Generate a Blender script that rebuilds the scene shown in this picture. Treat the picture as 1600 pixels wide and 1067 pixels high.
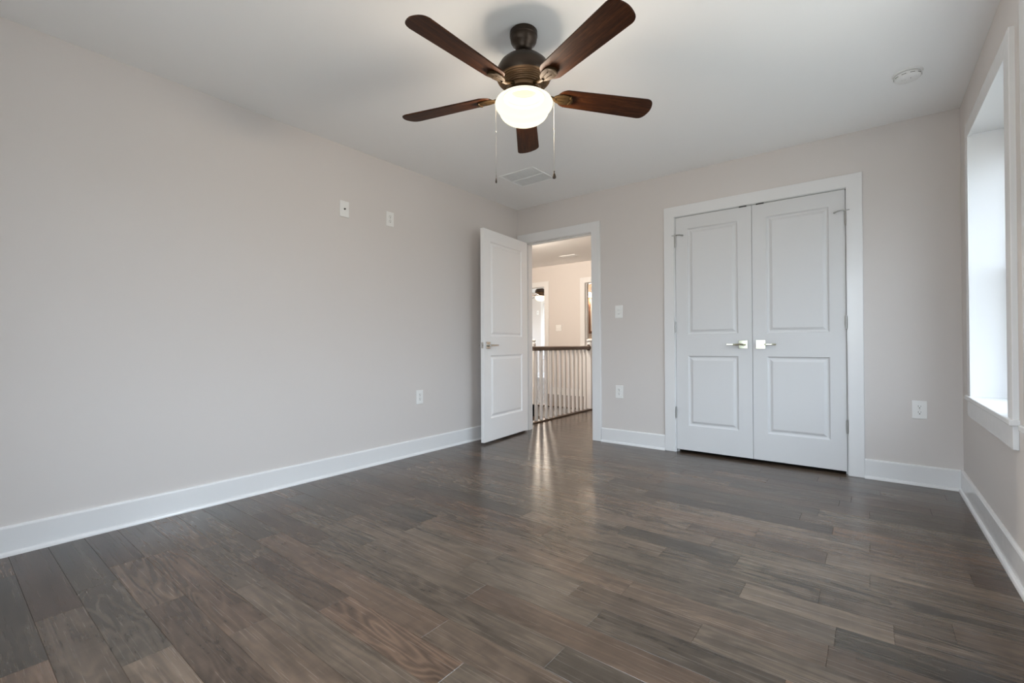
import bpy, bmesh, math, random
from mathutils import Vector, Matrix

S = bpy.context.scene
COL = S.collection
for o in list(bpy.data.objects):
    bpy.data.objects.remove(o)

# ------------------------------------------------------------------ camera
H = 2.44            # room height
W = 3.55            # room width, x from the left wall
YF = -4.70          # wall behind the camera
CAM = Vector((3.0930, -4.0570, 0.9450))
F_PX = 716.82
yaw, pitch, roll = math.radians(38.037), math.radians(0.369), math.radians(-0.283)
fw = Vector((-math.sin(yaw) * math.cos(pitch), math.cos(yaw) * math.cos(pitch), math.sin(pitch)))
r0 = Vector((math.cos(yaw), math.sin(yaw), 0.0))
u0 = r0.cross(fw)
rt = r0 * math.cos(roll) + u0 * math.sin(roll)
up = -r0 * math.sin(roll) + u0 * math.cos(roll)
cd = bpy.data.cameras.new('camera')
cam = bpy.data.objects.new('camera', cd)
COL.objects.link(cam)
cd.sensor_fit = 'HORIZONTAL'
cd.sensor_width = 36.0
cd.lens = F_PX / 1600.0 * 36.0
cd.clip_start = 0.05
cd.clip_end = 200
M = Matrix.Identity(4)
for i in range(3):
    M[i][0] = rt[i]; M[i][1] = up[i]; M[i][2] = -fw[i]; M[i][3] = CAM[i]
cam.matrix_world = M
S.camera = cam

# ------------------------------------------------------------------ view, world, daylight
S.view_settings.view_transform = 'Standard'
S.view_settings.look = 'None'
S.view_settings.gamma = 1.0
S.view_settings.use_curve_mapping = False
S.view_settings.exposure = 0.40
SKY_STRENGTH = 11.5
wd = bpy.data.worlds.new('daylight'); S.world = wd
wd.use_nodes = True
nt = wd.node_tree; nt.nodes.clear()
wo = nt.nodes.new('ShaderNodeOutputWorld'); bg = nt.nodes.new('ShaderNodeBackground')
tc = nt.nodes.new('ShaderNodeTexCoord'); sx = nt.nodes.new('ShaderNodeSeparateXYZ')
rp = nt.nodes.new('ShaderNodeValToRGB')
rp.color_ramp.elements[0].position = 0.492; rp.color_ramp.elements[0].color = (0.33, 0.335, 0.33, 1)
rp.color_ramp.elements[1].position = 0.525; rp.color_ramp.elements[1].color = (0.62, 0.67, 0.74, 1)
e3 = rp.color_ramp.elements.new(0.72); e3.color = (1.26, 1.42, 1.66, 1)      # overcast sky, brighter overhead
mr = nt.nodes.new('ShaderNodeMapRange'); mr.inputs[1].default_value = -1; mr.inputs[2].default_value = 1
nt.links.new(tc.outputs['Generated'], sx.inputs[0]); nt.links.new(sx.outputs[2], mr.inputs[0])
nt.links.new(mr.outputs[0], rp.inputs[0]); nt.links.new(rp.outputs[0], bg.inputs[0])
bg.inputs[1].default_value = SKY_STRENGTH
nt.links.new(bg.outputs[0], wo.inputs[0])

cy = S.cycles
cy.use_denoising = True
cy.max_bounces = 14; cy.diffuse_bounces = 10; cy.glossy_bounces = 5; cy.transmission_bounces = 6
cy.transparent_max_bounces = 8
cy.sample_clamp_indirect = 6.0
cy.caustics_reflective = False; cy.caustics_refractive = False

def portal(loc, rot, sx_, sy_):
    l = bpy.data.lights.new('window_portal', 'AREA'); l.shape = 'RECTANGLE'; l.size = sx_; l.size_y = sy_
    l.cycles.is_portal = True
    o = bpy.data.objects.new('window_portal', l); COL.objects.link(o); o.location = loc; o.rotation_euler = rot
    return o
P2 = math.pi / 2
portal((W + .17, -0.87, 1.37), (0, P2, 0), 1.5, .95)      # beside the closet
portal((W + .17, -2.11, 1.37), (0, P2, 0), 1.5, .95)      # second window of that wall
portal((1.70, YF - .17, 1.37), (P2, 0, 0), .8, 1.5)
portal((2.72, YF - .17, 1.37), (P2, 0, 0), .8, 1.5)
portal((-5.87, 5.2, 1.37), (0, -P2, 0), 1.5, 1.8)      # added side window of the far bedroom
portal((-3.25, 6.97, 1.37), (-P2, 0, 0), 2.0, 1.5)        # far bedroom

# ------------------------------------------------------------------ materials
def newmat(name):
    m = bpy.data.materials.new(name); m.use_nodes = True
    return m, m.node_tree, m.node_tree.nodes['Principled BSDF']
def mat(name, col, rough=.5, metal=0.0, spec=.5, bump=None, coat=0.0):
    m, t, b = newmat(name)
    b.inputs['Base Color'].default_value = (*col, 1); b.inputs['Roughness'].default_value = rough
    b.inputs['Metallic'].default_value = metal; b.inputs['Specular IOR Level'].default_value = spec
    b.inputs['Coat Weight'].default_value = coat
    tcx = t.nodes.new('ShaderNodeTexCoord'); n = t.nodes.new('ShaderNodeTexNoise')
    t.links.new(tcx.outputs['Object'], n.inputs['Vector'])
    sc, st = bump if bump else (60, 0.0)
    n.inputs['Scale'].default_value = sc; n.inputs['Detail'].default_value = 3
    # a slight mottling of the surface finish
    mrr = t.nodes.new('ShaderNodeMapRange'); mrr.inputs[3].default_value = max(0, rough - .04); mrr.inputs[4].default_value = min(1, rough + .04)
    t.links.new(n.outputs[0], mrr.inputs[0]); t.links.new(mrr.outputs[0], b.inputs['Roughness'])
    if st:
        bp = t.nodes.new('ShaderNodeBump'); bp.inputs['Strength'].default_value = st; bp.inputs['Distance'].default_value = .001
        t.links.new(n.outputs[0], bp.inputs['Height']); t.links.new(bp.outputs[0], b.inputs['Normal'])
    return m
def emis(name, col, strength):
    m, t, b = newmat(name)
    b.inputs['Base Color'].default_value = (*col, 1); b.inputs['Roughness'].default_value = .3
    b.inputs['Emission Color'].default_value = (*col, 1); b.inputs['Emission Strength'].default_value = strength
    return m

PAINT = mat('greige_wall_paint', (0.640, 0.606, 0.586), .62, spec=.3, bump=(260, .10))
CEILP = mat('white_ceiling_paint', (0.92, 0.925, 0.925), .8, spec=.2, bump=(220, .10))
TRIM = mat('white_trim_paint', (0.745, 0.748, 0.755), .22, bump=(30, .03))
DOORP = mat('white_door_paint', (0.67, 0.675, 0.685), .5, spec=.25, bump=(40, .04))
LEAFP = mat('white_door_paint_lit', (0.86, 0.86, 0.865), .4, bump=(40, .04))  # door paint made paler, window light on the open leaf put into the colour
PLAST = mat('white_plastic', (0.80, 0.80, 0.79), .35)
SLOT = mat('dark_slot', (0.02, 0.02, 0.02), .6)
NICKEL = mat('satin_nickel', (0.62, 0.61, 0.58), .22, metal=1.0)
CHROME = mat('nickel_green_reflection_tint', (0.74, 0.77, 0.62), .08, metal=1.0)  # yellow-green tint stands in for greenery reflected in the metal
STEEL = mat('hinge_steel', (0.45, 0.45, 0.44), .35, metal=1.0)
BRONZE = mat('oil_rubbed_bronze', (0.045, 0.032, 0.024), .38, metal=.75)
BRONZE2 = mat('brushed_bronze', (0.15, 0.088, 0.045), .42, metal=.6)
def opal(name, col, strength, clear):
    """lit opal glass: glows by itself and lets part of the bulb's light straight through"""
    m, t, b = newmat(name)
    b.inputs['Base Color'].default_value = (.006, .005, .004, 1); b.inputs['Roughness'].default_value = .5; b.inputs['Specular IOR Level'].default_value = .02
    b.inputs['Emission Color'].default_value = (*col, 1); b.inputs['Emission Strength'].default_value = strength
    tr = t.nodes.new('ShaderNodeBsdfTransparent'); mx = t.nodes.new('ShaderNodeMixShader'); mx.inputs[0].default_value = clear
    t.links.new(b.outputs[0], mx.inputs[1]); t.links.new(tr.outputs[0], mx.inputs[2])
    t.links.new(mx.outputs[0], t.nodes['Material Output'].inputs[0])
    return m
SHADE = opal('lit_opal_glass', (1.0, 0.91, 0.62), 1.08, .15)
HALLS = opal('added_hall_lamp_glass', (1.0, 0.86, 0.68), 6.0, .35)
BULB = emis('warm_lamp_glass', (1.0, 0.80, 0.58), 6.0)
def bulb(parent, loc, power, col=(1.0, .80, .55), r=.035):
    l = bpy.data.lights.new('bulb', 'POINT'); l.energy = power; l.color = col; l.shadow_soft_size = r
    o = bpy.data.objects.new('bulb', l); COL.objects.link(o); o.parent = parent; o.location = loc
IRONM = mat('dark_blade_iron_bronze', (0.030, 0.0175, 0.0065), .6, metal=0.0, spec=.12)
CHAINM = mat('pale_chain_metal', (0.30, 0.27, 0.22), .5, metal=.4)
DARKW = mat('dark_stained_wood', (0.075, 0.048, 0.034), .35, bump=(40, .1))
CLOSETM = mat('closet_shade_and_subfloor_dark', (0.05, 0.05, 0.05), .9)  # near-black puts the closet's shade into its colour; the subfloor shares it
BLACKM = mat('black_catch_metal', (0.03, 0.03, 0.03), .5)
MIRROR = mat('mirror_glass', (0.85, 0.86, 0.86), .02, metal=1.0)
FRAMEB = mat('brown_mirror_frame', (0.14, 0.07, 0.045), .4)
STONE = mat('pale_counter_stone', (0.72, 0.68, 0.62), .3)

def glass_mat():
    m, t, b = newmat('window_glass')
    t.nodes.remove(b)
    tr = t.nodes.new('ShaderNodeBsdfTransparent'); gl = t.nodes.new('ShaderNodeBsdfGlossy'); gl.inputs['Roughness'].default_value = .02
    mx = t.nodes.new('ShaderNodeMixShader'); mx.inputs[0].default_value = .07
    tr.inputs[0].default_value = (.95, .97, .96, 1)
    t.links.new(tr.outputs[0], mx.inputs[1]); t.links.new(gl.outputs[0], mx.inputs[2])
    t.links.new(mx.outputs[0], t.nodes['Material Output'].inputs[0])
    return m
GLASS = glass_mat()
def screen_mat():  # half-clear sheet, added to weaken the daylight of a window
    m, t, b = newmat('dimming_screen_mesh')
    b.inputs['Base Color'].default_value = (.06, .06, .06, 1); b.inputs['Roughness'].default_value = .8
    tr = t.nodes.new('ShaderNodeBsdfTransparent'); mx = t.nodes.new('ShaderNodeMixShader'); mx.inputs[0].default_value = .45
    t.links.new(tr.outputs[0], mx.inputs[1]); t.links.new(b.outputs[0], mx.inputs[2]); t.links.new(mx.outputs[0], t.nodes['Material Output'].inputs[0])
    return m
SCREEN = screen_mat()

class NB:
    """small helper for node maths"""
    def __init__(s, t): s.t = t
    def n(s, typ, **k):
        x = s.t.nodes.new(typ)
        for a, v in k.items(): setattr(x, a, v)
        return x
    def link(s, a, b): s.t.links.new(a, b)
    def val(s, sock, v):
        if hasattr(v, 'links'): s.link(v, sock)
        else: sock.default_value = v
    def math(s, op, a, b=0.0, c=0.0):
        x = s.n('ShaderNodeMath', operation=op)
        s.val(x.inputs[0], a); s.val(x.inputs[1], b)
        if len(x.inputs) > 2: s.val(x.inputs[2], c)
        return x.outputs[0]
    def ramp(s, fac, els):
        x = s.n('ShaderNodeValToRGB'); cr = x.color_ramp
        while len(cr.elements) < len(els): cr.elements.new(.5)
        for e, (p, c) in zip(cr.elements, els): e.position = p; e.color = (*c, 1)
        s.link(fac, x.inputs[0]); return x.outputs[0]
    def noise(s, vec, scale=1.0, detail=2.0, rough=.5, dist=0.0):
        x = s.n('ShaderNodeTexNoise'); s.link(vec, x.inputs['Vector'])
        x.inputs['Scale'].default_value = scale; x.inputs['Detail'].default_value = detail
        x.inputs['Roughness'].default_value = rough; x.inputs['Distortion'].default_value = dist
        return x.outputs[0]
    def vmul(s, vec, m):
        x = s.n('ShaderNodeVectorMath', operation='MULTIPLY'); s.link(vec, x.inputs[0]); x.inputs[1].default_value = m
        return x.outputs[0]
    def mix(s, typ, fac, a, b):
        x = s.n('ShaderNodeMix', data_type='RGBA', blend_type=typ)
        s.val(x.inputs['Factor'], fac)
        for sock, v in ((x.inputs[6], a), (x.inputs[7], b)):
            if hasattr(v, 'links'): s.link(v, sock)
            else: sock.default_value = (*v, 1)
        return x.outputs[2]

def floor_mat():
    m, t, b = newmat('grey_brown_hardwood')
    q = NB(t)
    at = q.n('ShaderNodeVertexColor', layer_name='plank')
    sp = q.n('ShaderNodeSeparateColor'); q.link(at.outputs[0], sp.inputs[0])
    uv = q.n('ShaderNodeUVMap', uv_map='grain').outputs[0]
    base = q.ramp(sp.outputs[0], [(0.0, (0.062, 0.054, 0.046)), (0.28, (0.104, 0.089, 0.074)), (0.55, (0.142, 0.119, 0.097)),
                                  (0.8, (0.170, 0.140, 0.113)), (1.0, (0.205, 0.176, 0.146))])
    red = q.mix('MULTIPLY', sp.outputs[1], base, (1.13, 0.94, 0.87))
    # cathedral figure: contour lines of a stretched noise field
    fig = q.noise(q.vmul(uv, (1.5, 10.0, 1)), 1.0, 2.0, .45, .5)
    ring = q.math('SINE', q.math('MULTIPLY', fig, 62.0))
    ring = q.math('MULTIPLY_ADD', ring, .5, .5)
    ring = q.math('POWER', ring, 1.6)
    broad = q.noise(q.vmul(uv, (2.2, 16.0, 1)), 1.0, 3.0, .55, .9)
    streak = q.noise(q.vmul(uv, (2.6, 150.0, 1)), 1.0, 3.0, .6)
    fleck = q.noise(q.vmul(uv, (55.0, 240.0, 1)), 1.0, 2.0, .6)
    curl = q.noise(q.vmul(uv, (26.0, 7.0, 1)), 1.0, 2.0, .5, .6)
    k = q.math('MULTIPLY', q.math('SUBTRACT', ring, .4), q.math('MULTIPLY_ADD', sp.outputs[2], .46, .16))
    k = q.math('ADD', k, q.math('MULTIPLY', q.math('SUBTRACT', broad, .5), 1.6))
    k = q.math('ADD', k, q.math('MULTIPLY', q.math('SUBTRACT', streak, .5), .50))
    k = q.math('ADD', k, q.math('MULTIPLY', q.math('SUBTRACT', fleck, .5), .11))
    k = q.math('ADD', k, q.math('MULTIPLY', q.math('SUBTRACT', curl, .5), .42))
    k = q.math('ADD', k, 1.0)
    k = q.math('MAXIMUM', k, .3)
    kc = q.n('ShaderNodeCombineColor')
    for i in range(3): q.link(k, kc.inputs[i])
    c = q.mix('MULTIPLY', 1.0, red, kc.outputs[0])
    c = q.mix('MULTIPLY', 1.0, c, (.61, .545, .485))
    q.link(c, b.inputs['Base Color'])
    rr = q.math('MULTIPLY_ADD', streak, .12, .20)
    q.link(rr, b.inputs['Roughness'])
    b.inputs['Specular IOR Level'].default_value = .5
    bp = q.n('ShaderNodeBump'); bp.inputs['Strength'].default_value = .04; bp.inputs['Distance'].default_value = .001
    q.link(k, bp.inputs['Height']); q.link(bp.outputs[0], b.inputs['Normal'])
    return m
FLOORM = floor_mat()

def blade_mat():
    m, t, b = newmat('red_brown_blade_wood')
    q = NB(t)
    ob = q.n('ShaderNodeTexCoord').outputs['Object']
    g = q.noise(q.vmul(ob, (5.0, 70.0, 1)), 1.0, 3.0, .55, .4)
    f = q.noise(q.vmul(ob, (40.0, 400.0, 1)), 1.0, 2.0, .5)
    h = q.math('MULTIPLY_ADD', q.math('SUBTRACT', f, .5), .5, g)
    c = q.ramp(h, [(0.25, (0.012, 0.0032, 0.0012)), (0.55, (0.042, 0.0125, 0.0034)), (0.8, (0.078, 0.026, 0.0068))])
    q.link(c, b.inputs['Base Color']); b.inputs['Roughness'].default_value = .5; b.inputs['Specular IOR Level'].default_value = .16
    return m
BLADEM = blade_mat()

# ------------------------------------------------------------------ mesh helpers
def obj(name, bm, m, parent=None, smooth=False):
    bmesh.ops.recalc_face_normals(bm, faces=bm.faces)
    me = bpy.data.meshes.new(name)
    if smooth:
        for f in bm.faces: f.smooth = True
    bm.to_mesh(me); bm.free()
    me.materials.append(m)
    if smooth: me.set_sharp_from_angle(angle=math.radians(38))
    o = bpy.data.objects.new(name, me); COL.objects.link(o)
    if parent is not None: o.parent = parent
    return o
def tag(o, label=None, cat=None, group=None, kind=None):
    if label: o['label'] = label
    if cat: o['category'] = cat
    if group: o['group'] = group
    if kind: o['kind'] = kind
    return o
def empty(name, loc, label, cat, group=None, kind=None, rotz=0.0):
    o = bpy.data.objects.new(name, None); o.empty_display_size = .05
    COL.objects.link(o); o.location = loc; o.rotation_euler = (0, 0, rotz)
    return tag(o, label, cat, group, kind)
def box(bm, a, b_, bev=0.0, seg=1):
    x0, y0, z0 = (min(a[i], b_[i]) for i in range(3)); x1, y1, z1 = (max(a[i], b_[i]) for i in range(3))
    v = [bm.verts.new((x, y, z)) for x in (x0, x1) for y in (y0, y1) for z in (z0, z1)]
    fs = [bm.faces.new([v[i] for i in q]) for q in ((0, 1, 3, 2), (4, 6, 7, 5), (0, 4, 5, 1), (2, 3, 7, 6), (0, 2, 6, 4), (1, 5, 7, 3))]
    if bev:
        es = {e for f in fs for e in f.edges}
        bmesh.ops.bevel(bm, geom=list(es), offset=bev, segments=seg, affect='EDGES', profile=.5)
    return bm
def boxes(*bs, bev=0.0):
    bm = bmesh.new()
    for a, b_ in bs: box(bm, a, b_, bev)
    return bm
def lathe(prof, seg=40, bm=None, center=(0, 0, 0)):
    bm = bm or bmesh.new()
    cx, cy_, cz = center
    rings = []
    for r, z in prof:
        if r < 1e-6: rings.append([bm.verts.new((cx, cy_, cz + z))])
        else: rings.append([bm.verts.new((cx + r * math.cos(2 * math.pi * i / seg), cy_ + r * math.sin(2 * math.pi * i / seg), cz + z)) for i in range(seg)])
    for A, B in zip(rings, rings[1:]):
        for i in range(seg):
            j = (i + 1) % seg
            if len(A) == 1 and len(B) == 1: continue
            if len(A) == 1: bm.faces.new((A[0], B[i], B[j]))
            elif len(B) == 1: bm.faces.new((A[i], A[j], B[0]))
            else: bm.faces.new((A[i], A[j], B[j], B[i]))
    return bm
def tube(bm, pts, r, seg=8, r_end=None):
    pts = [Vector(p) for p in pts]; rings = []
    for k, p in enumerate(pts):
        d = (pts[min(k + 1, len(pts) - 1)] - pts[max(k - 1, 0)]).normalized()
        a = d.cross(Vector((0, 0, 1)))
        if a.length < 1e-3: a = d.cross(Vector((1, 0, 0)))
        a.normalize(); b_ = d.cross(a)
        rr = r if r_end is None else r + (r_end - r) * k / (len(pts) - 1)
        rings.append([bm.verts.new(p + (a * math.cos(2 * math.pi * i / seg) + b_ * math.sin(2 * math.pi * i / seg)) * rr) for i in range(seg)])
    for A, B in zip(rings, rings[1:]):
        for i in range(seg): bm.faces.new((A[i], A[(i + 1) % seg], B[(i + 1) % seg], B[i]))
    bm.faces.new(rings[0]); bm.faces.new(rings[-1])
    return bm
def prism(bm, outline, z0, z1, bev=0.0):
    """outline in xy, from z0 to z1"""
    lo = [bm.verts.new((x, y, z0)) for x, y in outline]; hi = [bm.verts.new((x, y, z1)) for x, y in outline]
    fs = [bm.faces.new(lo), bm.faces.new(hi)]
    n = len(outline)
    for i in range(n): bm.faces.new((lo[i], lo[(i + 1) % n], hi[(i + 1) % n], hi[i]))
    if bev:
        es = set(fs[0].edges) | set(fs[1].edges)
        bmesh.ops.bevel(bm, geom=list(es), offset=bev, segments=2, affect='EDGES', profile=.5)
    return bm
def xf(bm, mtx):
    bmesh.ops.transform(bm, matrix=mtx, verts=bm.verts); return bm
def T(x, y, z): return Matrix.Translation((x, y, z))
def Rz(a): return Matrix.Rotation(a, 4, 'Z')
def Rx(a): return Matrix.Rotation(a, 4, 'X')
def Ry(a): return Matrix.Rotation(a, 4, 'Y')
def sweep(prof, p0, p1, n):
    """profile (out, up) pushed from p0 to p1 on a wall; n = the horizontal direction away from the wall"""
    bm = bmesh.new(); p0 = Vector(p0); p1 = Vector(p1); n = Vector(n)
    A = [bm.verts.new(p0 + n * a + Vector((0, 0, z))) for a, z in prof]
    B = [bm.verts.new(p1 + n * a + Vector((0, 0, z))) for a, z in prof]
    k = len(prof)
    for i in range(k): bm.faces.new((A[i], A[(i + 1) % k], B[(i + 1) % k], B[i]))
    bm.faces.new(A); bm.faces.new(B)
    return bm
def ucase(x0, x1, z0, zt, wd_, th, bev=.003, legs=True):
    """door casing: inverted U of flat stock, inner edges x0..x1, inner top zt, front at y=-th (back at y=0)"""
    o = [(x0 - wd_, z0), (x0 - wd_, zt + wd_), (x1 + wd_, zt + wd_), (x1 + wd_, z0), (x1, z0), (x1, zt), (x0, zt), (x0, z0)]
    bm = bmesh.new(); prism(bm, o, 0, th, 0)
    es = [e for e in bm.edges if all(abs(v.co.z - th) < 1e-6 for v in e.verts)]
    bmesh.ops.bevel(bm, geom=es, offset=bev, segments=2, affect='EDGES', profile=.5)
    xf(bm, Matrix(((1, 0, 0, 0), (0, 0, -1, 0), (0, 1, 0, 0), (0, 0, 0, 1))))
    return bm

# ------------------------------------------------------------------ floor
PW, PH = 0.126, 0.64                      # plank width and the phase of its rows
JOINTS = {-30: [.679], -29: [1.035, .52], -31: [.825], -28: [.533, 1.435], -32: [1.128], -26: [1.538, 2.133, .926], -24: [.987, 2.334, .378],
          -25: [.737, 1.942], -23: [1.195, 1.892], -22: [.829, 1.733], -18: [1.803, 2.697, 3.145], -14: [2.344, 2.931], -13: [2.636],
          -21: [2.638, 2.188], -20: [2.341], -19: [2.095, 2.995, .886], -15: [2.492, 3.082], -16: [2.629], -17: [2.934], -12: [3.082],
          -11: [2.934], -8: [3.080], -7: [2.938, 2.333], -9: [1.45]}
TONES = {(-19, 2.6): (.42, .05), (-18, 2.9): (.85, .05), (-18, 3.3): (.35, .25), (-19, 3.2): (.05, .0), (-28, 1.0): (.5, .9), (-26, 1.8): (.62, 1.0), (-26, 1.2): (.22, .8),
         (-18, 1.4): (.30, 1.0), (-24, .8): (.25, .7), (-25, 1.2): (.62, .75), (-24, 1.6): (.45, .2), (-21, 2.4): (.38, .35), (-13, 2.5): (.75, .5), (-14, 2.6): (.30, .55),
         (-14, 3.2): (.85, .05), (-30, .4): (.2, .0), (-29, .3): (.18, .9), (-29, .8): (.5, .6), (-28, .3): (.4, .4), (-31, .5): (.12, 1.0), (-32, .7): (.1, .0),
         (-30, 1.0): (.32, .0), (-31, 1.2): (.45, .3), (-29, 1.3): (.22, .8), (-27, .6): (.48, .55), (-24, 1.9): (.45, .15), (-23, 1.5): (.55, .1), (-25, .5): (.3, .1),
         (-20, 2.7): (.55, .4), (-20, 2.1): (.62, .5), (-15, 2.8): (.6, .0), (-16, 2.9): (.45, .0), (-17, 2.6): (.35, .1)}
def build_floor():
    rnd = random.Random(11)
    bm = bmesh.new()
    ca = bm.loops.layers.float_color.new('plank'); uvl = bm.loops.layers.uv.new('grain')
    def plank(x0, x1, y0, y1, tone, red, fig, ou, ov):
        e = .0011
        zt, zb = 0.0, -.0013
        outer = [(x0, y0), (x1, y0), (x1, y1), (x0, y1)]
        inner = [(x0 + e, y0 + e), (x1 - e, y0 + e), (x1 - e, y1 - e), (x0 + e, y1 - e)]
        vo = [bm.verts.new((x, y, zb)) for x, y in outer]; vi = [bm.verts.new((x, y, zt)) for x, y in inner]
        fs = [bm.faces.new(vi)] + [bm.faces.new((vo[i], vo[(i + 1) % 4], vi[(i + 1) % 4], vi[i])) for i in range(4)]
        for f in fs:
            for l in f.loops:
                l[ca] = (tone, red, fig, 1); l[uvl].uv = (l.vert.co.x + ou, l.vert.co.y + ov)
    k0 = int(math.floor(YF / PW - PH)) ; k1 = int(math.ceil(6.9 / PW - PH))
    for k in range(k0, k1):
        y0 = (k + PH) * PW; y1 = y0 + PW
        yc = (y0 + y1) / 2
        if yc < .06: xr = [(0.0, W)]
        elif yc < .115: xr = [(0.0, 1.5)]
        elif yc < 1.905: xr = [(-2.7, -1.10), (-.15, 1.5)]
        elif yc < 3.39: xr = [(-2.7, 1.5)]
        else: xr = [(-5.7, 1.5)]
        lo = min(a for a, _ in xr); hi = max(b_ for _, b_ in xr)
        js = sorted(JOINTS.get(k, []))
        cuts = list(js)
        if not js: js = [lo + rnd.uniform(.2, .9)]; cuts = list(js)
        x = js[-1]
        while x < hi: x += rnd.choice((.38, .55, .7, .85, 1.0, 1.15)) * rnd.uniform(.9, 1.1); cuts.append(x)
        x = js[0]
        while x > lo: x -= rnd.choice((.38, .55, .7, .85, 1.0, 1.15)) * rnd.uniform(.9, 1.1); cuts.append(x)
        cuts = sorted(cuts)
        for a, b_ in zip(cuts, cuts[1:]):
            t = min(1, max(0, rnd.gauss(.5, .17))); red = max(0, min(1, rnd.gauss(.25, .3)))
            for (kk, xx), (tt, rr) in TONES.items():
                if kk == k and a <= xx <= b_: t, red = tt, rr
            fig = rnd.random() ** 1.5; ou, ov = rnd.uniform(0, 60), rnd.uniform(0, 60)
            for p, q_ in xr:
                c, d = max(a, p), min(b_, q_)
                if d - c > .01: plank(c, d, y0, y1, t, red, fig, ou, ov)
    o = obj('floor', bm, FLOORM)
    return tag(o, 'grey-brown hardwood floor of wide planks through bedroom and hall', 'floor', kind='structure')
build_floor()
tag(obj('floor_slab', boxes(((-.2, YF - .2, -.25), (W + .2, .115, -.0016)), ((-.15, .115, -.25), (1.6, 1.92, -.0016)), ((-2.8, .115, -.25), (-1.10, 1.92, -.0016)),
                            ((-5.8, 1.92, -.25), (1.6, 7.0, -.0016)), ((1.6, .115, -.25), (W + .2, .9, -.0016))), CLOSETM), 'dark subfloor under the hardwood planks', 'floor', kind='structure')

# ------------------------------------------------------------------ ceiling and walls
tag(obj('ceiling', boxes(((-5.8, YF - .2, H), (W + .2, 7.1, H + .15))), CEILP), 'flat white painted ceiling over bedroom and hall', 'ceiling', kind='structure')
def wall(name, label, *bs, m=PAINT):
    return tag(obj(name, boxes(*bs), m), label, 'wall', kind='structure')
TH = .115
DX0, DX1, DZ = .110, .925, 2.050            # entry door opening
KX0, KX1 = 1.745, 2.958                     # closet opening
wall('wall_left', 'long bare greige wall with two high wall plates', ((-TH, YF - .2, 0), (0, 0, H)))
wall('wall_back', 'greige wall holding the open door and the closet', ((-2.7, 0, 0), (DX0 - .02, TH, H)), ((DX0 - .02, 0, DZ + .02), (DX1 + .02, TH, H)),
     ((DX1 + .02, 0, 0), (KX0 - .02, TH, H)), ((KX0 - .02, 0, DZ + .02), (KX1 + .02, TH, H)), ((KX1 + .02, 0, 0), (W + .2, TH, H)))
JW = .20                                    # thickness of the outside walls
WY0, WY1, WZ0, WZ1 = -1.330, -.405, .612, 2.122      # window openings in the right wall
VY0, VY1 = -2.575, -1.65
wall('wall_right', 'pale greige outside wall with the deep white window', ((W, YF - .2, 0), (W + JW, VY0 - .013, H)), ((W, VY0 - .013, 0), (W + JW, VY1 + .013, WZ0 - .013)), ((W, VY0 - .013, WZ1 + .013), (W + JW, VY1 + .013, H)),
     ((W, VY1 + .013, 0), (W + JW, WY0 - .013, H)), ((W, WY0 - .013, 0), (W + JW, WY1 + .013, WZ0 - .013)), ((W, WY0 - .013, WZ1 + .013), (W + JW, WY1 + .013, H)), ((W, WY1 + .013, 0), (W + JW, 0, H)))
FX0, FX1, EX0, EX1 = 1.30, 2.10, 2.32, 3.12
wall('wall_front', 'greige wall behind the camera with a window and one added for light', ((0, YF - JW, 0), (FX0 - .013, YF, H)), ((FX0 - .013, YF - JW, 0), (FX1 + .013, YF, WZ0 - .013)), ((FX0 - .013, YF - JW, WZ1 + .013), (FX1 + .013, YF, H)), ((FX1 + .013, YF - JW, 0), (EX0 - .013, YF, H)), ((EX0 - .013, YF - JW, 0), (EX1 + .013, YF, WZ0 - .013)), ((EX0 - .013, YF - JW, WZ1 + .013), (EX1 + .013, YF, H)), ((EX1 + .013, YF - JW, 0), (W, YF, H)))
# closet shell
wall('wall_closet', 'unlit closet shell behind the double doors', ((KX0 - .12, TH, 0), (KX0 - .06, .75, H)), ((KX1 + .06, TH, 0), (KX1 + .12, .75, H)), ((KX0 - .12, .75, 0), (KX1 + .12, .81, H)), m=CLOSETM)
# hall
HY = 3.28
AX0, AX1 = -2.655, -1.845                   # far bedroom doorway
BX0, BX1 = -.965, -.15                      # bathroom doorway
wall('wall_hall_far', 'cream hall wall beyond the stair railing', ((-2.8, HY, 0), (AX0 - .02, HY + TH, H)), ((AX0 - .02, HY, DZ + .02), (AX1 + .02, HY + TH, H)), ((AX1 + .02, HY, 0), (BX0 - .02, HY + TH, H)),
     ((BX0 - .02, HY, DZ + .02), (BX1 + .02, HY + TH, H)), ((BX1 + .02, HY, 0), (1.62, HY + TH, H)))
wall('wall_hall_left', 'end wall of the hall beyond the stairs', ((-2.8, TH, -2.0), (-2.7, HY, H)))
wall('wall_hall_right', 'end wall of the hall behind the closet', ((1.5, TH, 0), (1.62, HY, H)))
wall('wall_stair_far', 'painted stairwell side below the landing', ((-1.15, TH, -2.0), (-1.10, 1.92, -.002)))
wall('wall_stair_near', 'painted stairwell side below the railing', ((-.15, TH, -2.0), (-.135, 1.92, -.002)))
wall('wall_stair_end', 'lower stairwell wall under the bedroom wall', ((-1.15, TH - .02, -2.0), (-.135, TH, -.002)))
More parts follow.
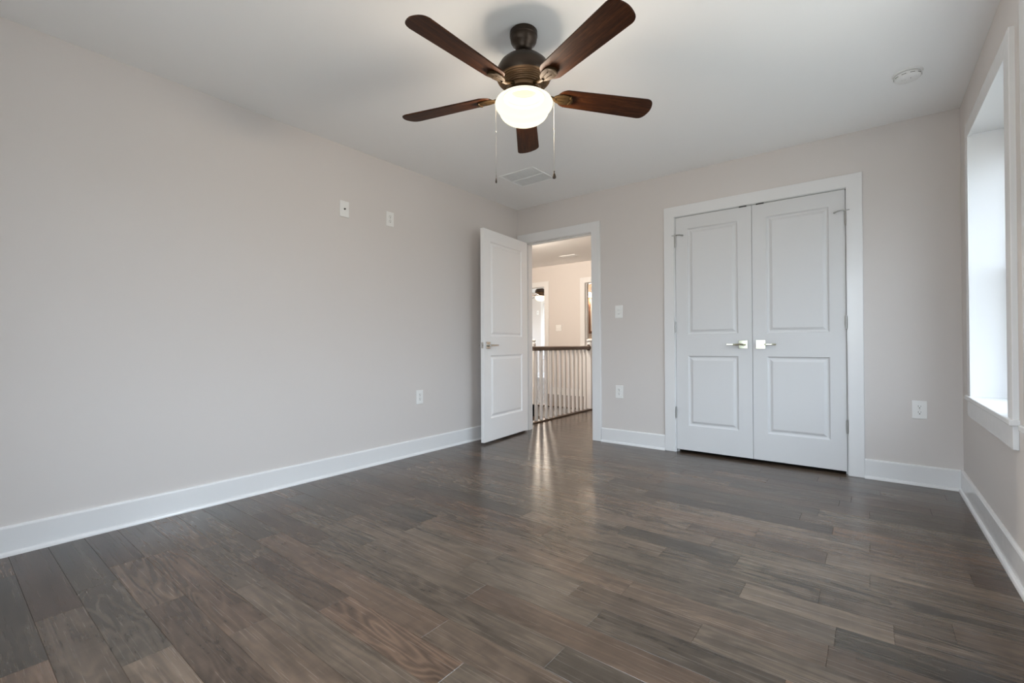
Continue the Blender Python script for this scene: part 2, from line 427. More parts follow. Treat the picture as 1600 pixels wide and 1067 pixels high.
# far bedroom and bathroom
GX0, GX1 = -4.262, -2.24
wall('wall_bedroom_back', 'bright far bedroom wall with the window', ((-5.8, 6.8, 0), (GX0 - .013, 7.0, H)), ((GX0 - .013, 6.8, 0), (GX1 + .013, 7.0, WZ0 - .013)), ((GX0 - .013, 6.8, WZ1 + .013), (GX1 + .013, 7.0, H)), ((GX1 + .013, 6.8, 0), (-1.4, 7.0, H)))
wall('wall_bedroom_left', 'side wall of the far bedroom', ((-5.9, HY, 0), (-5.7, 4.287, H)), ((-5.9, 4.287, 0), (-5.7, 6.113, WZ0 - .013)), ((-5.9, 4.287, WZ1 + .013), (-5.7, 6.113, H)), ((-5.9, 6.113, 0), (-5.7, 6.8, H)), ((-5.7, HY, 0), (-2.8, HY + TH, H)))
wall('wall_bedroom_right', 'wall between far bedroom and bathroom', ((-1.78, HY + TH, 0), (-1.70, 6.8, H)))
wall('wall_bathroom_back', 'warm lit bathroom wall behind the mirror', ((-1.70, 4.62, 0), (1.62, 4.72, H)))
wall('wall_bathroom_right', 'side wall of the bathroom', ((1.5, HY + TH, 0), (1.62, 4.62, H)))

# ------------------------------------------------------------------ baseboards with shoe moulding
BASE = [(0, 0), (.014, 0), (.014, .124), (.011, .131), (.004, .134), (0, .134)]
SHOE = [(.014, 0), (.027, 0), (.0265, .006), (.024, .013), (.020, .017), (.014, .019)]
def baseboard(name, p0, p1, n, label):
    o = obj(name, sweep(BASE, p0, p1, n), TRIM)
    obj('shoe_molding', sweep(SHOE, p0, p1, n), TRIM, o)
    return tag(o, label, 'baseboard', kind='structure')
baseboard('baseboard_left', (0, YF, 0), (0, -.001, 0), (1, 0, 0), 'long white baseboard under the bare left wall')
baseboard('baseboard_back', (1.0265, 0, 0), (1.6505, 0, 0), (0, -1, 0), 'short white baseboard between doorway and closet')
baseboard('baseboard_corner', (3.0525, 0, 0), (W - .0145, 0, 0), (0, -1, 0), 'short white baseboard between closet and window wall')
baseboard('baseboard_right', (W, YF, 0), (W, -.0005, 0), (-1, 0, 0), 'white baseboard below the window')
baseboard('baseboard_front', (.03, YF, 0), (W - .03, YF, 0), (0, 1, 0), 'white baseboard of the wall behind the camera')
baseboard('baseboard_hall', (-1.735, HY, 0), (-1.068, HY, 0), (0, -1, 0), 'white hall baseboard between the two far doorways')
baseboard('baseboard_bedroom', (-5.7, 6.8, 0), (-1.5, 6.8, 0), (0, -1, 0), 'white baseboard of the far bedroom')

# ------------------------------------------------------------------ door frames
def frame(name, label, x0, x1, ywall, cw, th=.018, hall=True, stop=True, rev=.006):
    """jamb lining plus casing on the side facing -y (and the far side)"""
    bm = bmesh.new()
    for a, b_ in (((x0 - .02, ywall, 0), (x0, ywall + TH, DZ)), ((x1, ywall, 0), (x1 + .02, ywall + TH, DZ)), ((x0 - .02, ywall, DZ), (x1 + .02, ywall + TH, DZ + .02))):
        box(bm, a, b_)
    if stop:
        for a, b_ in (((x0, ywall + .040, 0), (x0 + .011, ywall + .075, DZ)), ((x1 - .011, ywall + .040, 0), (x1, ywall + .075, DZ)), ((x0, ywall + .040, DZ - .011), (x1, ywall + .075, DZ))):
            box(bm, a, b_, .0015)
    o = tag(obj(name, bm, TRIM), label, 'door frame', kind='structure')
    c = ucase(x0 - rev, x1 + rev, 0, DZ + rev, cw, th); xf(c, T(0, ywall, 0)); obj('casing', c, TRIM, o)
    if hall:
        c = ucase(x0 - rev, x1 + rev, 0, DZ + rev, cw, th)
        xf(c, T(0, ywall + TH, 0) @ Matrix.Scale(-1, 4, (0, 1, 0))); obj('casing', c, TRIM, o)
    return o
t1 = frame('trim_1', 'white casing around the open bedroom doorway', DX0, DX1, 0, .0915)
bm = boxes(((DX1 - .0015, .004, .90), (DX1 + .001, .034, .99))); obj('strike_plate', bm, NICKEL, t1)
t2 = frame('trim_2', 'white casing around the closet double doors', KX0, KX1, 0, .0890, hall=False, stop=False)
for cxk in (2.287, 2.410): obj('ball_catch', boxes(((cxk - .028, -.0025, DZ - .0075), (cxk + .028, .0008, DZ + .0015))), BLACKM, t2)
obj('door_stop', boxes(((KX0, .040, DZ - .012), (KX1, .070, DZ)), ((KX0, .040, 0), (KX0 + .012, .07, DZ)), ((KX1 - .012, .040, 0), (KX1, .07, DZ))), TRIM, t2)
frame('trim_3', 'white casing around the doorway to the far bedroom with fan', AX0, AX1, HY, .0915)
frame('trim_4', 'white casing around the bathroom doorway', BX0, BX1, HY, .0915)

# ------------------------------------------------------------------ panelled doors
def door_leaf(w, h, t, panels):
    """leaf in x 0..w, z 0..h, front face y=0, back face y=t; panels = (x0, x1, z0, z1)"""
    bm = bmesh.new()
    prof = [(0, 0), (.003, .0045), (.010, .0115), (.019, .0120), (.029, .0070), (.038, .0020), (.042, .0014)]
    xs = sorted({0, w} | {v for p in panels for v in p[:2]}); zs = sorted({0, h} | {v for p in panels for v in p[2:]})
    for yb, sg in ((0, 1), (t, -1)):
        gv = {(x, z): bm.verts.new((x, yb, z)) for x in xs for z in zs}
        for xa, xb in zip(xs, xs[1:]):
            for za, zb in zip(zs, zs[1:]):
                if any(abs(p[0] - xa) < 1e-6 and abs(p[2] - za) < 1e-6 for p in panels):
                    prev = [gv[xa, za], gv[xb, za], gv[xb, zb], gv[xa, zb]]
                    for ins, dep in prof[1:]:
                        cur = [bm.verts.new((x, yb + sg * dep, z)) for x, z in ((xa + ins, za + ins), (xb - ins, za + ins), (xb - ins, zb - ins), (xa + ins, zb - ins))]
                        for i in range(4): bm.faces.new((prev[i], prev[(i + 1) % 4], cur[(i + 1) % 4], cur[i]))
                        prev = cur
                    bm.faces.new(prev)
                else:
                    bm.faces.new((gv[xa, za], gv[xb, za], gv[xb, zb], gv[xa, zb]))
        if yb == 0: front = gv
        else:
            for i in range(len(xs) - 1):
                bm.faces.new((front[xs[i], 0], front[xs[i + 1], 0], gv[xs[i + 1], 0], gv[xs[i], 0]))
                bm.faces.new((front[xs[i], h], front[xs[i + 1], h], gv[xs[i + 1], h], gv[xs[i], h]))
            for i in range(len(zs) - 1):
                bm.faces.new((front[0, zs[i]], front[0, zs[i + 1]], gv[0, zs[i + 1]], gv[0, zs[i]]))
                bm.faces.new((front[w, zs[i]], front[w, zs[i + 1]], gv[w, zs[i + 1]], gv[w, zs[i]]))
    return bm
def lever(parent, x, z, y, side, d, m, rot=None):
    """square rosette on the face at y, sticking out towards side (-1 or +1) with a lever pointing along d"""
    s = side
    r = obj('handle', box(bmesh.new(), (x - .033, y, z - .033), (x + .033, y + s * .009, z + .033), .0015), m, parent)
    r['label'] = 'square lever handle'
    bm = bmesh.new()
    tube(bm, [(x, y + s * .009, z), (x, y + s * .018, z)], .014, 16)
    tube(bm, [(x, y + s * .016, z), (x, y + s * .050, z)], .0095, 16)
    n = 6
    prev = None
    for i in range(n + 1):
        f = i / n; xx = x - d * .012 + d * .124 * f; hw = .0085 - .003 * f; hd = .0075 - .003 * f; yy = y + s * (.050 - .004 * math.sin(f * math.pi))
        ring = [bm.verts.new((xx, yy + a * hd, z + b_ * hw)) for a, b_ in ((-1, -.5), (-.5, -1), (.5, -1), (1, -.5), (1, .5), (.5, 1), (-.5, 1), (-1, .5))]
        if prev:
            for j in range(8): bm.faces.new((prev[j], prev[(j + 1) % 8], ring[(j + 1) % 8], ring[j]))
        else: bm.faces.new(ring)
        prev = ring
    bm.faces.new(prev)
    obj('lever', bm, m, r, smooth=True)
    return r
def hinge(parent, x, z0, z1, y, dirx, stop=False):
    bm = bmesh.new()
    tube(bm, [(x, y - .006, z0), (x, y - .006, z1)], .0062, 12)
    for f in (.2, .4, .6, .8):
        zz = z0 + (z1 - z0) * f; tube(bm, [(x, y - .006, zz - .0006), (x, y - .006, zz + .0006)], .0066, 12)
    tube(bm, [(x, y - .006, z1), (x, y - .006, z1 + .004)], .0045, 10)
    tube(bm, [(x, y - .006, z0 - .004), (x, y - .006, z0)], .0045, 10)
    h = obj('hinge', bm, STEEL, parent, smooth=True)
    if stop:
        bm = bmesh.new(); zt = z1 + .006
        tube(bm, [(x, y - .006, zt - .003), (x, y - .006, zt + .004)], .010, 14)
        pts = [(x, y - .010, zt), (x + dirx * .020, y - .022, zt + .002), (x + dirx * .042, y - .024, zt), (x + dirx * .060, y - .012, zt - .004), (x + dirx * .066, y - .003, zt - .006)]
        tube(bm, pts, .0035, 8)
        tube(bm, [pts[-2], pts[-1]], .0065, 10)
        tube(bm, [(x, y - .010, zt), (x - dirx * .016, y - .020, zt), (x - dirx * .024, y - .022, zt)], .0035, 8)
        obj('hinge_pin_stop', bm, STEEL, h, smooth=True)
    return h
ZP = [(.237 - .026, .840 - .026), (1.024 - .026, 1.938 - .026)]
def closet_leaf(name, x0, x1, px0, px1, label, hx, lx, ldir):
    w = x1 - x0
    o = obj(name, xf(door_leaf(w, 2.046 - .026, .035, [(px0 - x0, px1 - x0, a, b_) for a, b_ in ZP]), T(x0, 0.001, .026)), DOORP)
    tag(o, label, 'door', kind='structure')
    lever(o, lx, .936, .001, -1, ldir, CHROME)
    for i, (a, b_) in enumerate(((.300, .392), (1.046, 1.134), (1.790, 1.885))):
        hinge(o, hx, a, b_, 0.0, 1 if hx < 2.3 else -1, stop=(i == 2))
    return o
closet_leaf('door_2', 1.748, 2.3490, 1.849, 2.246, 'white two-panel closet leaf, its lever pointing away from the window', 1.7465, 2.284, -1)
closet_leaf('door_3', 2.3520, 2.9545, 2.453, 2.857, 'white two-panel closet leaf, its lever pointing towards the window', 2.9565, 2.410, 1)
# entry door, standing open against the left wall
DW = .806
e1 = empty('door_1', (.113, -.020, .020), 'white two-panel bedroom door standing open against the bare wall', 'door', kind='structure', rotz=math.radians(-84.5))
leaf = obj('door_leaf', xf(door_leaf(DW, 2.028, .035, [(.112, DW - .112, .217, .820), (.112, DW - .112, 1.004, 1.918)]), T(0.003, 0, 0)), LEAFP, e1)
lever(leaf, DW - .060, .918, .035, 1, -1, NICKEL)
lever(leaf, DW - .060, .918, 0.0, -1, -1, NICKEL)
obj('latch_plate', boxes(((DW + .0025, .005, .89), (DW + .0042, .030, .946)), ((DW + .004, .012, .91), (DW + .012, .023, .926))), NICKEL, leaf)
for a, b_ in ((.28, .37), (1.00, 1.09), (1.75, 1.84)): hinge(leaf, -.002, a, b_, 0.0, 1)

# ------------------------------------------------------------------ windows
def window(name, label, width, mtx, m_in=TRIM, screen=False):
    """built in its own frame: opening x 0..width, room side at y=0 looking towards -y (into the room), wall going to +y"""
    o = empty(name, (0, 0, 0), label, 'window', kind='structure')
    z0, z1 = WZ0, WZ1
    cw, th = .073, .018
    def P(n, bm, m, par=None): return obj(n, xf(bm, mtx), m, par or o)
    # jamb lining
    P('jamb', boxes(((-.012, 0, z0), (0.0, .150, z1 + .012)), ((width, 0, z0), (width + .012, .150, z1 + .012)), ((0, 0, z1), (width, .150, z1 + .012)), ((0, 0.0, z0 - .012), (width, .150, z0 + .024))), m_in)
    bm = ucase(.008, width - .008, z0 + .024, z1 - .010, cw + .012, th); P('casing', bm, m_in)
    P('stool', box(bmesh.new(), (-cw - .018, -.030, z0 + .002), (width + cw + .018, .004, z0 + .026), .004, 2), m_in)
    P('apron', box(bmesh.new(), (-cw - .006, -.018, z0 - .094), (width + cw + .006, 0, z0 + .002), .002), m_in)
    fr = P('frame', boxes(((0, .150, z0), (.045, .200, z1)), ((width - .045, .150, z0), (width, .200, z1)), ((.045, .150, z1 - .045), (width - .045, .200, z1)), ((.045, .150, z0), (width - .045, .200, z0 + .05))), m_in)
    zm = (z0 + z1) / 2
    for (a, b_, yo) in ((z0 + .05, zm + .02, .154), (zm - .02, z1 - .045, .176)):
        s_ = P('sash', boxes(((.045, yo, a), (.085, yo + .02, b_)), ((width - .085, yo, a), (width - .045, yo + .02, b_)), ((.085, yo, a), (width - .085, yo + .02, a + .04)), ((.085, yo, b_ - .04), (width - .085, yo + .02, b_))), m_in)
        g = obj('pane', xf(boxes(((.085, yo + .008, a + .04), (width - .085, yo + .012, b_ - .04))), mtx), GLASS, s_)
    if screen: P('added_dimming_screen', boxes(((.045, .1985, z0 + .05), (width - .045, .1990, z1 - .045))), SCREEN, fr)  # added sheet outside the sashes, dims the incoming daylight
    P('sash_lock', box(bmesh.new(), (width / 2 - .03, .146, zm + .02), (width / 2 + .03, .17, zm + .032), .002), PLAST)
    return o
# local x -> world, local y -> out of the room
window('window_1', 'deep white window beside the closet corner', WY1 - WY0, T(W, WY1, 0) @ Rz(-P2), screen=True)
window('window_2', 'white window of the same wall nearer the camera', VY1 - VY0, T(W, VY1, 0) @ Rz(-P2))
window('window_3', 'white window behind the camera nearer the bare wall', FX1 - FX0, T(FX1, YF, 0) @ Rz(math.pi))
window('added_window_5', 'white window added for light behind the camera nearer the window wall', EX1 - EX0, T(EX1, YF, 0) @ Rz(math.pi))  # unseen second window, added to brighten the room from behind
window('added_window_6', 'side window added to light the far bedroom', 1.8, T(-5.7, 4.3, 0) @ Rz(P2))  # unseen window, put in to whiten the far bedroom's back wall
window('window_4', 'bright window of the far bedroom', GX1 - GX0, T(GX0, 6.8, 0), screen=True)

# ------------------------------------------------------------------ ceiling fan
def blade_outline():
    r0_, r1 = .172, .664
    pts = []
    def arc(cx, cy_, r, a0, a1, n):
        for i in range(n + 1):
            a = math.radians(a0 + (a1 - a0) * i / n); pts.append((cx + r * math.cos(a), cy_ + r * math.sin(a)))
    arc(r1 - .040, -.026, .040, -90, -12, 6)
    for i in range(1, 6):
        f = i / 6; pts.append((r1 - .0005 + .007 * math.sin(f * math.pi), -.034 + .072 * f))
    arc(r1 - .034, .032, .034, 12, 90, 6)
    pts.append((r0_ + .045, .0545))
    arc(r0_ + .050, 0, .0545, 100, 260, 14)
    return pts
def make_fan(loc, label, twist, power):
    t = empty('ceiling_fan', loc, label, 'ceiling fan')           # origin on the ceiling
    obj('canopy', lathe([(0, 0), (.062, 0), (.066, -.004), (.066, -.026), (.0635, -.029), (.0635, -.036), (.0615, -.048), (.054, -.061), (.043, -.071), (.041, -.078), (.036, -.088), (.026, -.095), (.013, -.097), (0, -.097)]), BRONZE, t, True)
    obj('downrod', lathe([(.0125, -.09), (.0125, -.150)], 20), BRONZE2, t, True)
    obj('motor_housing', lathe([(.013, -.112), (.022, -.113), (.026, -.120), (.060, -.126), (.092, -.140), (.114, -.160), (.127, -.184), (.132, -.206), (.131, -.222), (.126, -.232)]
                               , 56), BRONZE, t, True)
    prof = [(.126, -.230)]
    r, z = .124, -.233
    for i in range(6):
        prof += [(r, z), (r - .0015, z - .004), (r - .0055, z - .0048), (r - .0075, z - .0028)]
        r -= .0075; z -= .0060
    prof += [(r, z), (.076, -.272), (.070, -.273)]
    obj('ribbed_skirt', lathe(prof, 56), BRONZE2, t, True)
    obj('flywheel', lathe([(.070, -.268), (.082, -.270), (.084, -.278), (.083, -.288), (.072, -.292), (.060, -.292)], 48), BRONZE2, t, True)
    obj('light_fitter', lathe([(.060, -.286), (.064, -.292), (.068, -.300), (.066, -.304), (.096, -.308), (.100, -.316), (.098, -.322), (.080, -.322)], 48), BRONZE2, t, True)
    obj('lamp_shade', lathe([(.088, -.316), (.103, -.318), (.120, -.324), (.132, -.333), (.138, -.344), (.1375, -.353), (.133, -.364), (.125, -.373), (.1185, -.378), (.1165, -.3815), (.1175, -.385), (.115, -.394), (.107, -.407), (.093, -.419), (.073, -.429), (.048, -.436), (.022, -.4395), (0, -.440)], 56), SHADE, t, True)
    for k in range(4): bulb(t, (.062 * math.cos(.4 + k * P2), .062 * math.sin(.4 + k * P2), -.380), power / 4, (1.0, .85, .69), .045)
    out = blade_outline()
    for i in range(5):
        a = twist + i * 2 * math.pi / 5
        mt = Rz(a) @ T(0, 0, -.297) @ Rx(math.radians(-12.5))
        bm = bmesh.new(); prism(bm, out, 0, .0065, .0015)
        bl = obj('blade', bm, BLADEM, t, False); bl.matrix_local = mt
        # blade iron: arm from the flywheel and a rounded paddle under the blade
        bm = bmesh.new()
        pad = [(.150, -.012), (.165, -.024), (.190, -.031), (.215, -.031), (.234, -.022), (.242, -.008), (.242, .008), (.234, .022), (.215, .031), (.190, .031), (.165, .024), (.150, .012)]
        prism(bm, pad, -.0075, -.0005, .0015)
        lip = [(.231, -.026), (.243, -.014), (.248, 0), (.243, .014), (.231, .026), (.226, .018), (.232, .008), (.234, 0), (.232, -.008), (.226, -.018)]
        prism(bm, lip, -.0125, -.001, .001)
        for yy in (-.006, .006): tube(bm, [(.140, yy, -.006), (.205, yy * 1.8, -.0085)], .0022, 8)
        tube(bm, [(.076, 0, .018), (.105, 0, .010), (.130, 0, -.002), (.158, 0, -.005)], .0085, 10)
        ir = obj('blade_iron', bm, IRONM, bl, True)
    return t
FANX, FANY = 1.795, -2.296
fan = make_fan((FANX, FANY, H), 'five-blade dark wood ceiling fan with a lit opal bowl in the bedroom', math.radians(-20), 95)
vr = Vector((math.cos(yaw), math.sin(yaw), 0)); vf = Vector((-math.sin(yaw), math.cos(yaw), 0))
def pull_chain(lat, fwd, zt, zknob, turn, clab):
    bm = bmesh.new(); d = vr * lat + vf * fwd; n = d.normalized()
    tube(bm, [n * .094 + Vector((0, 0, -.312)), n * .125 + Vector((0, 0, -.314)), d + Vector((0, 0, -.330)), d + Vector((0, 0, zknob + .036))], .0008, 6)
    lathe([(0, .004), (.0024, .002), (.0024, -.002), (0, -.004)], 8, bm, (d.x, d.y, -.455))
    c = obj('pull_chain', bm, CHAINM, fan, True)
    bm = lathe([(0, .040), (.0026, .0385), (.0026, .032), (.0016, .030), (.0035, .026), (.0065, .018), (.009, .010), (.0085, .004), (.005, .0006), (0, 0)], 16)
    xf(bm, T(d.x, d.y, zknob) @ Rz(turn) @ Matrix.Scale(.45, 4, (0, 1, 0)))
    k = obj('pull_knob', bm, BRONZE, c, True); k['label'] = clab
pull_chain(-.136, .050, 0, 1.733 - H, yaw + P2, 'dark teardrop knob seen edge-on')
pull_chain(.145, .020, 0, 1.742 - H, yaw, 'dark teardrop knob seen flat')
far = make_fan((-3.26, 5.2, H), 'small dark ceiling fan lit in the far bedroom beyond the hall', math.radians(-5), 300)

# ------------------------------------------------------------------ wall plates
def plate_base(name, label, cat, group, mtx, w=.076, h=.120, t=.006):
    o = obj(name, xf(box(bmesh.new(), (-w / 2, -t, -h / 2), (w / 2, 0, h / 2), .0028, 2), mtx), PLAST)
    return tag(o, label, cat, group)
def outlet(label, mtx):
    o = plate_base('electrical_outlet', label, 'outlet', 'duplex outlets', mtx)
    for zc in (.0195, -.0195):
        bm = bmesh.new()
        pts = []
        for i in range(24):
            a = 2 * math.pi * i / 24; pts.append((.0165 * max(-.93, min(.93, 1.12 * math.cos(a))), .0165 * max(-.80, min(.80, math.sin(a)))))
        prism(bm, pts, 0, .0025); xf(bm, mtx @ T(0, -.006, zc) @ Rx(P2))
        r = obj('receptacle', bm, PLAST, o)
        bm = boxes(((-.0075, -.0090, zc + .001), (-.0050, -.0084, zc + .0095)), ((.0050, -.0090, zc + .002), (.0072, -.0084, zc + .0092)))
        lathe([(0, .0006), (.0030, .0006), (.0030, 0)], 12, bm); 
        bm2 = boxes(((-.0075, -.0091, zc + .001), (-.0050, -.0084, zc + .0095)), ((.0050, -.0091, zc + .002), (.0072, -.0084, zc + .0092)))
        bm.free()
        tube(bm2, [(0, -.0084, zc - .0065), (0, -.0091, zc - .0065)], .0032, 12)
        obj('slots', xf(bm2, mtx), SLOT, r)
    obj('screw', xf(tube(bmesh.new(), [(0, -.0055, 0), (0, -.0072, 0)], .0028, 10), mtx), NICKEL, o)
    return o
LW = Rz(P2)             # plate on the left wall: its -y turns to face +x
outlet('white duplex outlet high on the bare wall, beside the jack plate', T(0, -1.719, 1.973) @ LW)
outlet('white duplex outlet low on the bare wall near the open door', T(0, -1.413, .493) @ LW)
outlet('white duplex outlet below the switch, between doorway and closet', T(1.211, 0, .491))
outlet('white duplex outlet between closet and window corner', T(3.343, 0, .499))
def jack(label, mtx):
    o = plate_base('television_jack_plate', label, 'wall plate', None, mtx)
    bm = bmesh.new(); tube(bm, [(0, -.005, 0), (0, -.008, 0)], .0075, 6); tube(bm, [(0, -.007, 0), (0, -.016, 0)], .0048, 12)
    obj('coaxial_jack', xf(bm, mtx), BLACKM, o, True)
    for z in (.042, -.042): obj('screw', xf(tube(bmesh.new(), [(0, -.0055, z), (0, -.0072, z)], .0028, 10), mtx), PLAST, o)
    return o
jack('white plate with one dark coaxial jack high on the bare wall', T(0, -2.131, 1.9625) @ LW)
jack('white jack plate high on the far bedroom wall', T(-4.45, 6.8, 1.856))
def switch(label, mtx, w, togs):
    o = plate_base('light_switch', label, 'light switch', None, mtx, w)
    for (x, z, up_) in togs:
        bm = box(bmesh.new(), (x - .011, -.0075, z - .0075), (x + .011, -.0055, z + .0075), .0008)
        s_ = obj('switch_plate', xf(bm, mtx), PLAST, o)
        bm = box(bmesh.new(), (-.008, -.011, -.004), (.008, 0, .004), .0012); xf(bm, mtx @ T(x, -.0065, z) @ Rx(up_))
        obj('toggle', bm, PLAST, s_)
    return o
switch('white stacked double switch between doorway and closet', T(1.211, 0, 1.2505), .076, ((0, .019, .35), (0, -.019, -.35)))
switch('white wide switch on the hall wall beyond the railing', T(-1.527, HY, 1.250), .125, ((-.03, 0, .35), (.03, 0, -.35)))

# ------------------------------------------------------------------ ceiling fittings
t = empty('smoke_detector', (3.265, -.700, H), 'round white smoke detector on the ceiling near the window', 'smoke detector')
obj('base_plate', lathe([(0, 0), (.066, 0), (.067, -.004), (.064, -.009), (0, -.009)], 48), PLAST, t, True)
obj('cover', lathe([(.052, -.009), (.058, -.012), (.060, -.018), (.058, -.028), (.050, -.035), (.030, -.038), (0, -.039)], 48), PLAST, t, True)
bm = bmesh.new()
for i in range(10):
    a = 2 * math.pi * i / 10
    b2 = boxes(((.0575, -.010, -.0245), (.0602, .010, -.0225))); xf(b2, Rz(a)); me_ = bpy.data.meshes.new('x'); b2.to_mesh(me_); b2.free(); bm.from_mesh(me_); bpy.data.meshes.remove(me_)
obj('vent_slot', bm, SLOT, t)
obj('test_button', lathe([(0, 0), (.010, 0), (.010, -.003), (0, -.004)], 20, None, (-.018, -.010, -.0375)), PLAST, t, True)
obj('indicator_light', lathe([(0, 0), (.0022, 0), (.0022, -.002), (0, -.003)], 10, None, (.012, -.020, -.0372)), SLOT, t, True)
obj('mounting_tab', boxes(((-.006, -.074, -.006), (.006, -.060, 0))), PLAST, t)

def vent(label, cx, cy_, w, d, nl, bars):
    o = empty('ceiling_vent', (cx, cy_, H), label, 'air vent')
    fwd = .016
    obj('frame', boxes(((-w / 2, -d / 2, -.005), (-w / 2 + fwd, d / 2, 0)), ((w / 2 - fwd, -d / 2, -.005), (w / 2, d / 2, 0)), ((-w / 2 + fwd, -d / 2, -.005), (w / 2 - fwd, -d / 2 + fwd, 0)), ((-w / 2 + fwd, d / 2 - fwd, -.005), (w / 2 - fwd, d / 2, 0)), bev=.0012), CEILP, o)
    bm = bmesh.new()
    n = nl
    for i in range(n):
        y = -d / 2 + fwd + (d - 2 * fwd) * (i + .5) / n
        b2 = boxes(((-w / 2 + fwd, -.0075, -.0006), (w / 2 - fwd, .0075, .0006))); xf(b2, T(0, y, -.004) @ Rx(.25))
        me_ = bpy.data.meshes.new('x'); b2.to_mesh(me_); b2.free(); bm.from_mesh(me_); bpy.data.meshes.remove(me_)
    obj('louver', bm, CEILP, o)
    obj('backing', boxes(((-w / 2 + fwd, -d / 2 + fwd, -.0012), (w / 2 - fwd, d / 2 - fwd, -.0002))), CEILP, o)
    if bars: obj('center_bar', boxes(((-w / 2 + fwd, -.006, -.0075), (w / 2 - fwd, .006, -.001)), bev=.001), CEILP, o)
    return o
vent('flat white square air vent on the bedroom ceiling beyond the fan', .68, -.745, .372, .345, 18, True)
vent('flat white air vent on the hall ceiling', -.92, 2.66, .30, .16, 8, False)

# ------------------------------------------------------------------ hall: stairs and railing
st = empty('staircase', (-.62, 1.905, 0), 'stairs with white risers going down behind the hall railing', 'stairs')
RISE, GO = .186, .256
X0, X1 = -.478, .468
for i in range(6):
    z = -RISE * (i + 1); y = -GO * i
    obj('riser', boxes(((X0, y, z), (X1, y + .015, z + RISE - (.026 if i else .020)))), TRIM, st)
    obj('tread', box(bmesh.new(), (X0, y - GO - .02 if i < 5 else y - GO, z - .026), (X1, y + .015, z), .004), DARKW, st)
obj('landing_nosing', box(bmesh.new(), (X0, -.030, -.022), (X1, .040, .002), .005), DARKW, st)
rl = empty('stair_railing', (-.110, .12, 0), 'white baluster railing with a dark wood handrail along the stairwell', 'railing')
def R(n, bm, m, sm=False): return obj(n, bm, m, rl, sm)
y_end = 1.865 - .12
R('base_rail', box(bmesh.new(), (-.045, 0, 0), (.048, y_end + .045, .018), .004), DARKW)
HR = [(-.030, .868), (.030, .868), (.032, .880), (.027, .893), (.029, .905), (.022, .915), (.008, .920), (-.008, .920), (-.022, .915), (-.029, .905), (-.027, .893), (-.032, .880)]
bm = bmesh.new()
A = [bm.verts.new((a, 0, z)) for a, z in HR]; B = [bm.verts.new((a, y_end - .03, z)) for a, z in HR]
for i in range(len(HR)): bm.faces.new((A[i], A[(i + 1) % len(HR)], B[(i + 1) % len(HR)], B[i]))
bm.faces.new(A); bm.faces.new(B)
R('handrail', bm, DARKW, True)
for k in range(-3, 12):
    y = .505 + .1104 * k - .12
    R('baluster', box(bmesh.new(), (-.016, y - .016, .018), (.016, y + .016, .868), .002), TRIM)
def newel(parent, x, y, zt):
    n = obj('newel_post', box(bmesh.new(), (x - .038, y - .038, 0), (x + .038, y + .038, zt - .085), .004), TRIM, parent)
    obj('newel_cap', xf(lathe([(.030, -.086), (.047, -.082), (.047, -.066), (.034, -.060), (.030, -.050), (.044, -.040), (.050, -.026), (.044, -.010), (.026, -.002), (0, 0)], 28), T(x, y, zt)), TRIM, n, True)
    return n
newel(rl, 0.0, y_end, 1.022)
R('rosette', lathe([(0, 0), (.040, 0), (.040, -.01), (0, -.012)], 24), DARKW).matrix_local = T(0, y_end - .038, .893) @ Rx(-P2)
n2 = empty('newel_post', (-1.125, 1.865, 0), 'white newel post with rounded cap across the stairwell', 'newel post')
newel(n2, 0, 0, 1.030)

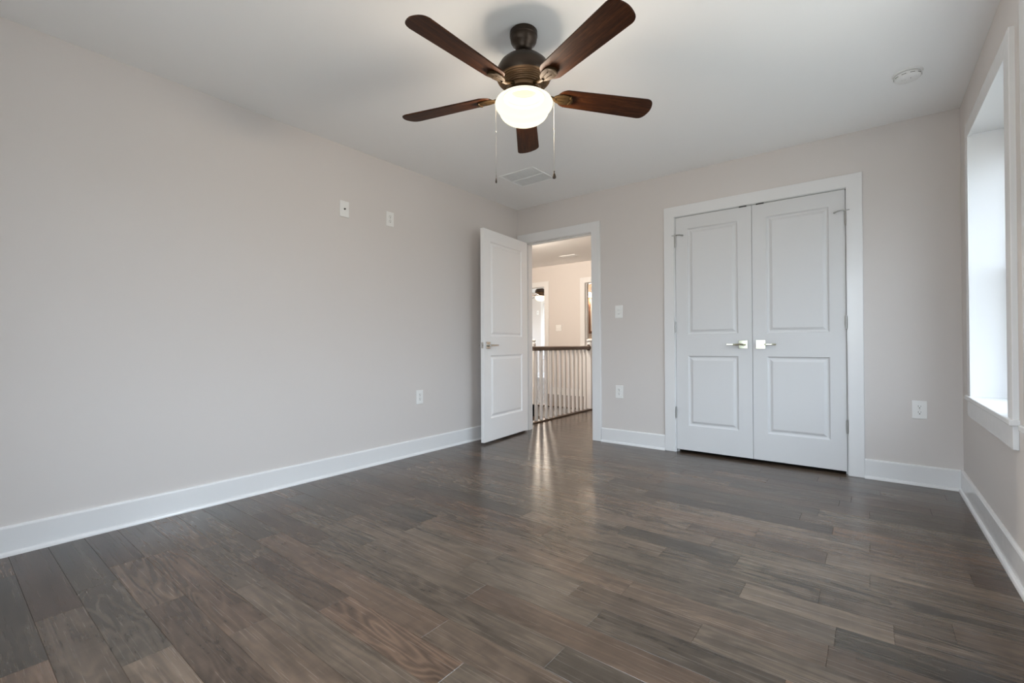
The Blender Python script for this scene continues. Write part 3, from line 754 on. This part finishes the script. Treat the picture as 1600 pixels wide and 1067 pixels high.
# unseen lamp added to light the hall, bathroom fittings
cl = empty('added_hall_light', (-.85, .90, H), 'unseen round flush ceiling lamp added to light the hall', 'ceiling light')
obj('base_plate', lathe([(0, 0), (.15, 0), (.155, -.01), (.15, -.022), (0, -.022)], 40), BRONZE2, cl, True)
obj('lamp_shade', lathe([(.142, -.020), (.142, -.045), (.125, -.075), (.085, -.098), (.04, -.107), (0, -.109)], 40), HALLS, cl, True)
bulb(cl, (0, 0, -.065), 330, (1.0, .88, .74), .04)
mi = empty('bathroom_mirror', (-1.155, 4.62, 1.563), 'brown framed mirror on the bathroom wall', 'mirror')
mw, mh = .94, .787
obj('frame', boxes(((-mw / 2, -.025, -mh / 2), (-mw / 2 + .05, 0, mh / 2)), ((mw / 2 - .05, -.025, -mh / 2), (mw / 2, 0, mh / 2)), ((-mw / 2 + .05, -.025, -mh / 2), (mw / 2 - .05, 0, -mh / 2 + .05)), ((-mw / 2 + .05, -.025, mh / 2 - .05), (mw / 2 - .05, 0, mh / 2)), bev=.003), FRAMEB, mi)
obj('mirror_glass', boxes(((-mw / 2 + .05, -.012, -mh / 2 + .05), (mw / 2 - .05, -.002, mh / 2 - .05))), MIRROR, mi)
vl = empty('vanity_light', (-1.155, 4.62, 2.03), 'lit vanity lamp above the bathroom mirror', 'wall light')
obj('back_plate', box(bmesh.new(), (-.40, -.03, -.03), (.40, 0, .05), .004), NICKEL, vl)
for x in (-.39, -.13, .13, .39):
    obj('arm', tube(bmesh.new(), [(x, -.03, .02), (x, -.09, .02), (x, -.10, -.005)], .008, 8), NICKEL, vl, True)
    bulb(vl, (x, -.10, -.16), 5, (1.0, .80, .60), .02)
    obj('lamp_shade', lathe([(.028, 0), (.040, -.03), (.055, -.07), (.050, -.09), (.0, -.095)], 20, None, (x, -.10, -.005)), BULB, vl, True)
va = empty('bathroom_vanity', (-1.13, 4.598, 0), 'pale vanity cabinet under the bathroom mirror', 'vanity')
obj('cabinet', boxes(((-.52, -.50, .10), (.52, 0, .82)), ((-.50, -.44, 0), (.50, 0, .10))), TRIM, va)
obj('countertop', box(bmesh.new(), (-.55, -.54, .82), (.55, 0, .86), .004), STONE, va)
obj('backsplash', box(bmesh.new(), (-.55, -.02, .86), (.55, 0, .97), .003), STONE, va)
for s_ in (-1, 1):
    d = obj('cabinet_door', xf(door_leaf(.49, .66, .018, [(.05, .44, .05, .61)]), T(.01 if s_ > 0 else -.50, -.52, .13)), TRIM, va)
    obj('knob', lathe([(0, 0), (.006, 0), (.006, .015), (.014, .02), (.010, .028), (0, .03)], 14), NICKEL, d, True).matrix_local = T(.04 * s_, -.52, .62) @ Rx(P2)
